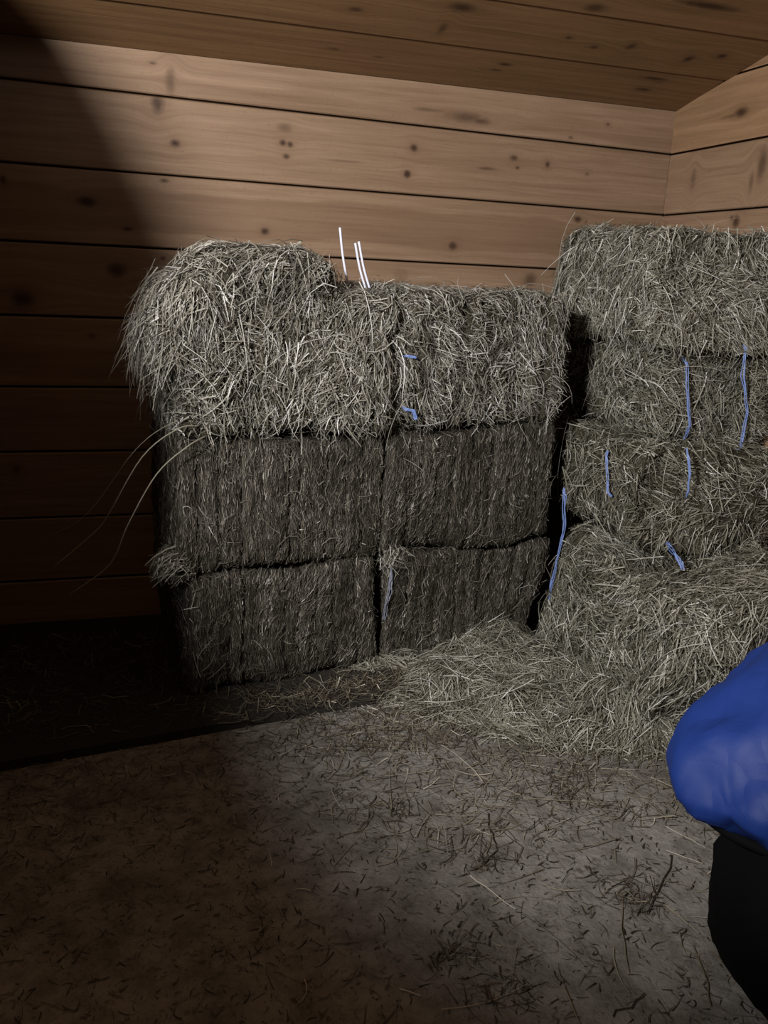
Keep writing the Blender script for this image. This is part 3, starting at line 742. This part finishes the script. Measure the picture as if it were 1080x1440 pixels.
STALKS = [
    (((0.947, 2.034), (1.04, 1.879), (1.231, 1.816)), 0.0042, 0.72),
    (((0.769, 1.619), (0.795, 1.552), (0.822, 1.485)), 0.0036, 0.95),
    (((1.1, 1.474), (1.035, 1.374), (0.977, 1.257)), 0.0034, 0.62),
    (((1.175, 1.436), (1.187, 1.377), (1.199, 1.317)), 0.004, 0.8),
    (((1.357, 1.683), (1.38, 1.627), (1.403, 1.572)), 0.0026, 0.95),
    (((1.299, 1.591), (1.328, 1.556), (1.357, 1.521)), 0.003, 0.95),
    (((0.906, 1.843), (0.888, 1.753), (0.865, 1.692)), 0.006, 0.05),
    (((0.865, 1.692), (0.813, 1.643), (0.766, 1.63)), 0.008, 0.08),
    (((1.303, 1.567), (1.188, 1.463), (1.115, 1.401)), 0.006, 0.06),
    (((1.096, 1.355), (1.127, 1.304), (1.167, 1.238)), 0.004, 0.55),
    (((1.336, 1.948), (1.37, 1.823), (1.376, 1.697)), 0.003, 0.7),
    (((1.166, 1.294), (1.139, 1.219), (1.094, 1.136)), 0.004, 0.5),
    (((0.753, 1.46), (0.758, 1.439), (0.762, 1.418)), 0.005, 0.1),
    (((0.887, 1.17), (0.935, 1.185), (0.984, 1.2)), 0.006, 0.08),
    (((0.786, 1.989), (0.829, 1.989), (0.871, 1.988)), 0.003, 0.6),
    (((0.397, 1.482), (0.435, 1.478), (0.474, 1.473)), 0.003, 0.4),
    (((0.852, 1.783), (0.865, 1.765), (0.877, 1.747)), 0.003, 0.9),
    (((0.496, 1.336), (0.514, 1.321), (0.531, 1.305)), 0.004, 0.9),
    (((1.192, 1.267), (1.199, 1.204), (1.233, 1.147)), 0.004, 0.5),
    (((1.057, 2.162), (1.056, 2.082), (1.055, 2.002)), 0.003, 0.7),
]
for pts, w, tn in STALKS:
    q = np.array(pts); tt = np.linspace(0, 2, 7); q = np.stack([np.interp(tt, (0, 1, 2), q[:, 0]), np.interp(tt, (0, 1, 2), q[:, 1])], 1)
    q = q + r.normal(size=q.shape) * (0.004 if tn < 0.3 else 0.0012); w = w * (0.6 if tn < 0.3 else 0.85)
    P = np.array([[(x, y, 0.0035 + 0.0006 * k) for k, (x, y) in enumerate(q)]])
    d = unit(P[:, -1] - P[:, 0]); sd = np.stack([-d[:, 1], d[:, 0], np.full(1, 0.25)], 1)
    bag.add(P, unit(sd), np.array([w]), np.array([tn]), 0.7)
for cx, cy in [(0.82, 1.66), (1.1, 1.49), (1.13, 1.44), (0.68, 1.27), (1.17, 1.87), (1.18, 1.97), (0.64, 1.92), (0.64, 1.4)]:
    litter(bag, 45, (cx - 0.09, cx + 0.09), (cy - 0.06, cy + 0.06), lambda x, y: np.exp(-(((x - cx) / 0.06) ** 2 + ((y - cy) / 0.04) ** 2)), (0.02, 0.07), (0.0016, 0.0036), (0.24, 0.2), r, lift=0.12)
spill = lambda x, y: np.exp(-((y - (2.50 + 0.16 * (x - 0.4))) / 0.07) ** 2) * smooth(0.1, 0.6, x)
litter(bag, 900, (0.1, 1.1), (2.3, 2.7), spill, (0.03, 0.10), (0.0018, 0.0038), (0.50, 0.2), r, z=0.031, lift=0.15)
litter(bag, 700, (0.3, 1.2), (2.2, 2.5), lambda x, y: smooth(0.25, 0.8, x), (0.03, 0.09), (0.0018, 0.0036), (0.46, 0.22), r, lift=0.1)
litter(bag, 2500, (-0.4, 1.9), (0.7, 2.3), lambda x, y: np.full_like(x, 0.7), (0.004, 0.016), (0.0015, 0.0035), (0.12, 0.16), r)
lt = bag.build('straw_litter', M['litter'])
tag(lt, 'scattered straw and chaff on the bare grey floor', 'straw', None, 'stuff')
bag = HayBag()
litter(bag, 1500, (XL + 0.05, 0.9), (2.42, 3.2), lambda x, y: np.where(y > mat_edge(x) + 0.02, 1.0, 0.0), (0.03, 0.10), (0.0016, 0.0034), (0.38, 0.2), r, z=0.030, lift=0.15)
ms = bag.build('platform_straw', M['litter'])
tag(ms, 'thin straw strewn over the dark platform left of the bales', 'straw', None, 'stuff')

# ------------------------------------------------------------------ blue and black bag at the right edge
def bag_part(name, rows, ns, seed, amp, mat, parent, fold=0.0, cap_top=True, cap_bot=True, nfold=7):
    """rows: (z, cx, cy, rx, ry); closed lofted cloth shell with folds."""
    rows = np.array(rows, float)
    zi = np.linspace(0, len(rows) - 1, (len(rows) - 1) * 6 + 1)
    def interp(c):
        k = np.arange(len(rows)); out = []
        for z in zi:
            i = min(int(z), len(rows) - 2); t = z - i
            p0, p1, p2, p3 = rows[max(i - 1, 0), c], rows[i, c], rows[i + 1, c], rows[min(i + 2, len(rows) - 1), c]
            out.append(0.5 * (2 * p1 + (p2 - p0) * t + (2 * p0 - 5 * p1 + 4 * p2 - p3) * t * t + (3 * p1 - p0 - 3 * p2 + p3) * t ** 3))
        return np.array(out)
    z, cx, cy, rx, ry = [interp(c) for c in range(5)]
    rr = np.random.default_rng(seed); ph = rr.uniform(0, 6.28, 6)
    th = np.linspace(0, 2 * math.pi, ns, endpoint=False)
    V = []
    for k in range(len(z)):
        t = k / (len(z) - 1)
        fo = 1 + fold * (np.sin(th * nfold + ph[0] + 2.5 * t) + 0.6 * np.sin(th * (nfold + 4) + ph[1] - 4 * t)) * (0.4 + 0.6 * np.sin(t * math.pi))
        V.append(np.stack([cx[k] + rx[k] * fo * np.cos(th), cy[k] + ry[k] * fo * np.sin(th), np.full(ns, z[k])], 1))
    V = np.concatenate(V)
    f = Field(seed, 0.14); f2 = Field(seed + 1, 0.05)
    V = V + f(V) * amp + f2(V) * amp * 0.35
    V[:, 2] = np.maximum(V[:, 2], 0.001)
    Q = []
    for k in range(len(z) - 1):
        for j in range(ns):
            j2 = (j + 1) % ns
            Q.append((k * ns + j, k * ns + j2, (k + 1) * ns + j2, (k + 1) * ns + j))
    faces = Q
    if cap_bot: faces = faces + [tuple(range(ns))[::-1]]
    if cap_top: faces = faces + [tuple(range((len(z) - 1) * ns, len(z) * ns))]
    me = bpy.data.meshes.new(name); me.from_pydata([tuple(v) for v in V], [], faces)
    for p in me.polygons: p.use_smooth = True
    me.update()
    return obj(name, me, M[mat], parent)
bx, by = 1.42, 1.10
sack = tag(empty('nylon_bag', (bx, by, 0.0)), 'bulging bag of blue nylon above black nylon at the right edge', 'bag')
bag_part('black_body', [(0.0, 0.06, 0, 0.14, 0.14), (0.01, 0.05, 0, 0.22, 0.22), (0.10, -0.01, -0.05, 0.30, 0.27), (0.20, -0.05, -0.10, 0.345, 0.30), (0.28, -0.06, -0.12, 0.36, 0.32), (0.36, -0.05, -0.13, 0.355, 0.33), (0.45, -0.01, -0.15, 0.335, 0.32), (0.55, 0.06, -0.16, 0.30, 0.30), (0.64, 0.14, -0.15, 0.24, 0.22), (0.70, 0.18, -0.13, 0.06, 0.06)], 64, 71, 0.006, 'black', sack, 0.006)  # black upper lobe covers the blue's right side, standing in for shade
bag_part('blue_cover', [(0.405, 0.0, 0.08, 0.25, 0.18), (0.41, 0.0, 0.08, 0.31, 0.21), (0.43, -0.02, 0.08, 0.365, 0.24), (0.46, -0.03, 0.08, 0.398, 0.26), (0.50, -0.03, 0.08, 0.405, 0.27), (0.56, -0.02, 0.08, 0.375, 0.26), (0.63, 0.0, 0.08, 0.325, 0.24), (0.70, 0.02, 0.08, 0.26, 0.21), (0.76, 0.05, 0.08, 0.18, 0.15), (0.785, 0.06, 0.08, 0.08, 0.08)], 72, 72, 0.008, 'blue', sack, 0.011)
ring = [(-0.015 + 0.372 * math.cos(t), 0.08 + 0.252 * math.sin(t), 0.437 + 0.004 * math.sin(3 * t)) for t in np.linspace(0.6, 5.7, 40)]
obj('edge_trim', tube_mesh('edge_trim', ring, 0.011, 8, 2), M['black'], sack)
bag_part('dark_collar', [(0.64, 0.08, 0.02, 0.20, 0.18), (0.65, 0.08, 0.02, 0.245, 0.22), (0.69, 0.08, 0.02, 0.265, 0.23), (0.74, 0.08, 0.02, 0.25, 0.22), (0.80, 0.09, 0.02, 0.20, 0.17), (0.85, 0.10, 0.02, 0.11, 0.10), (0.86, 0.10, 0.02, 0.05, 0.04)], 56, 74, 0.006, 'black', sack, 0.012)
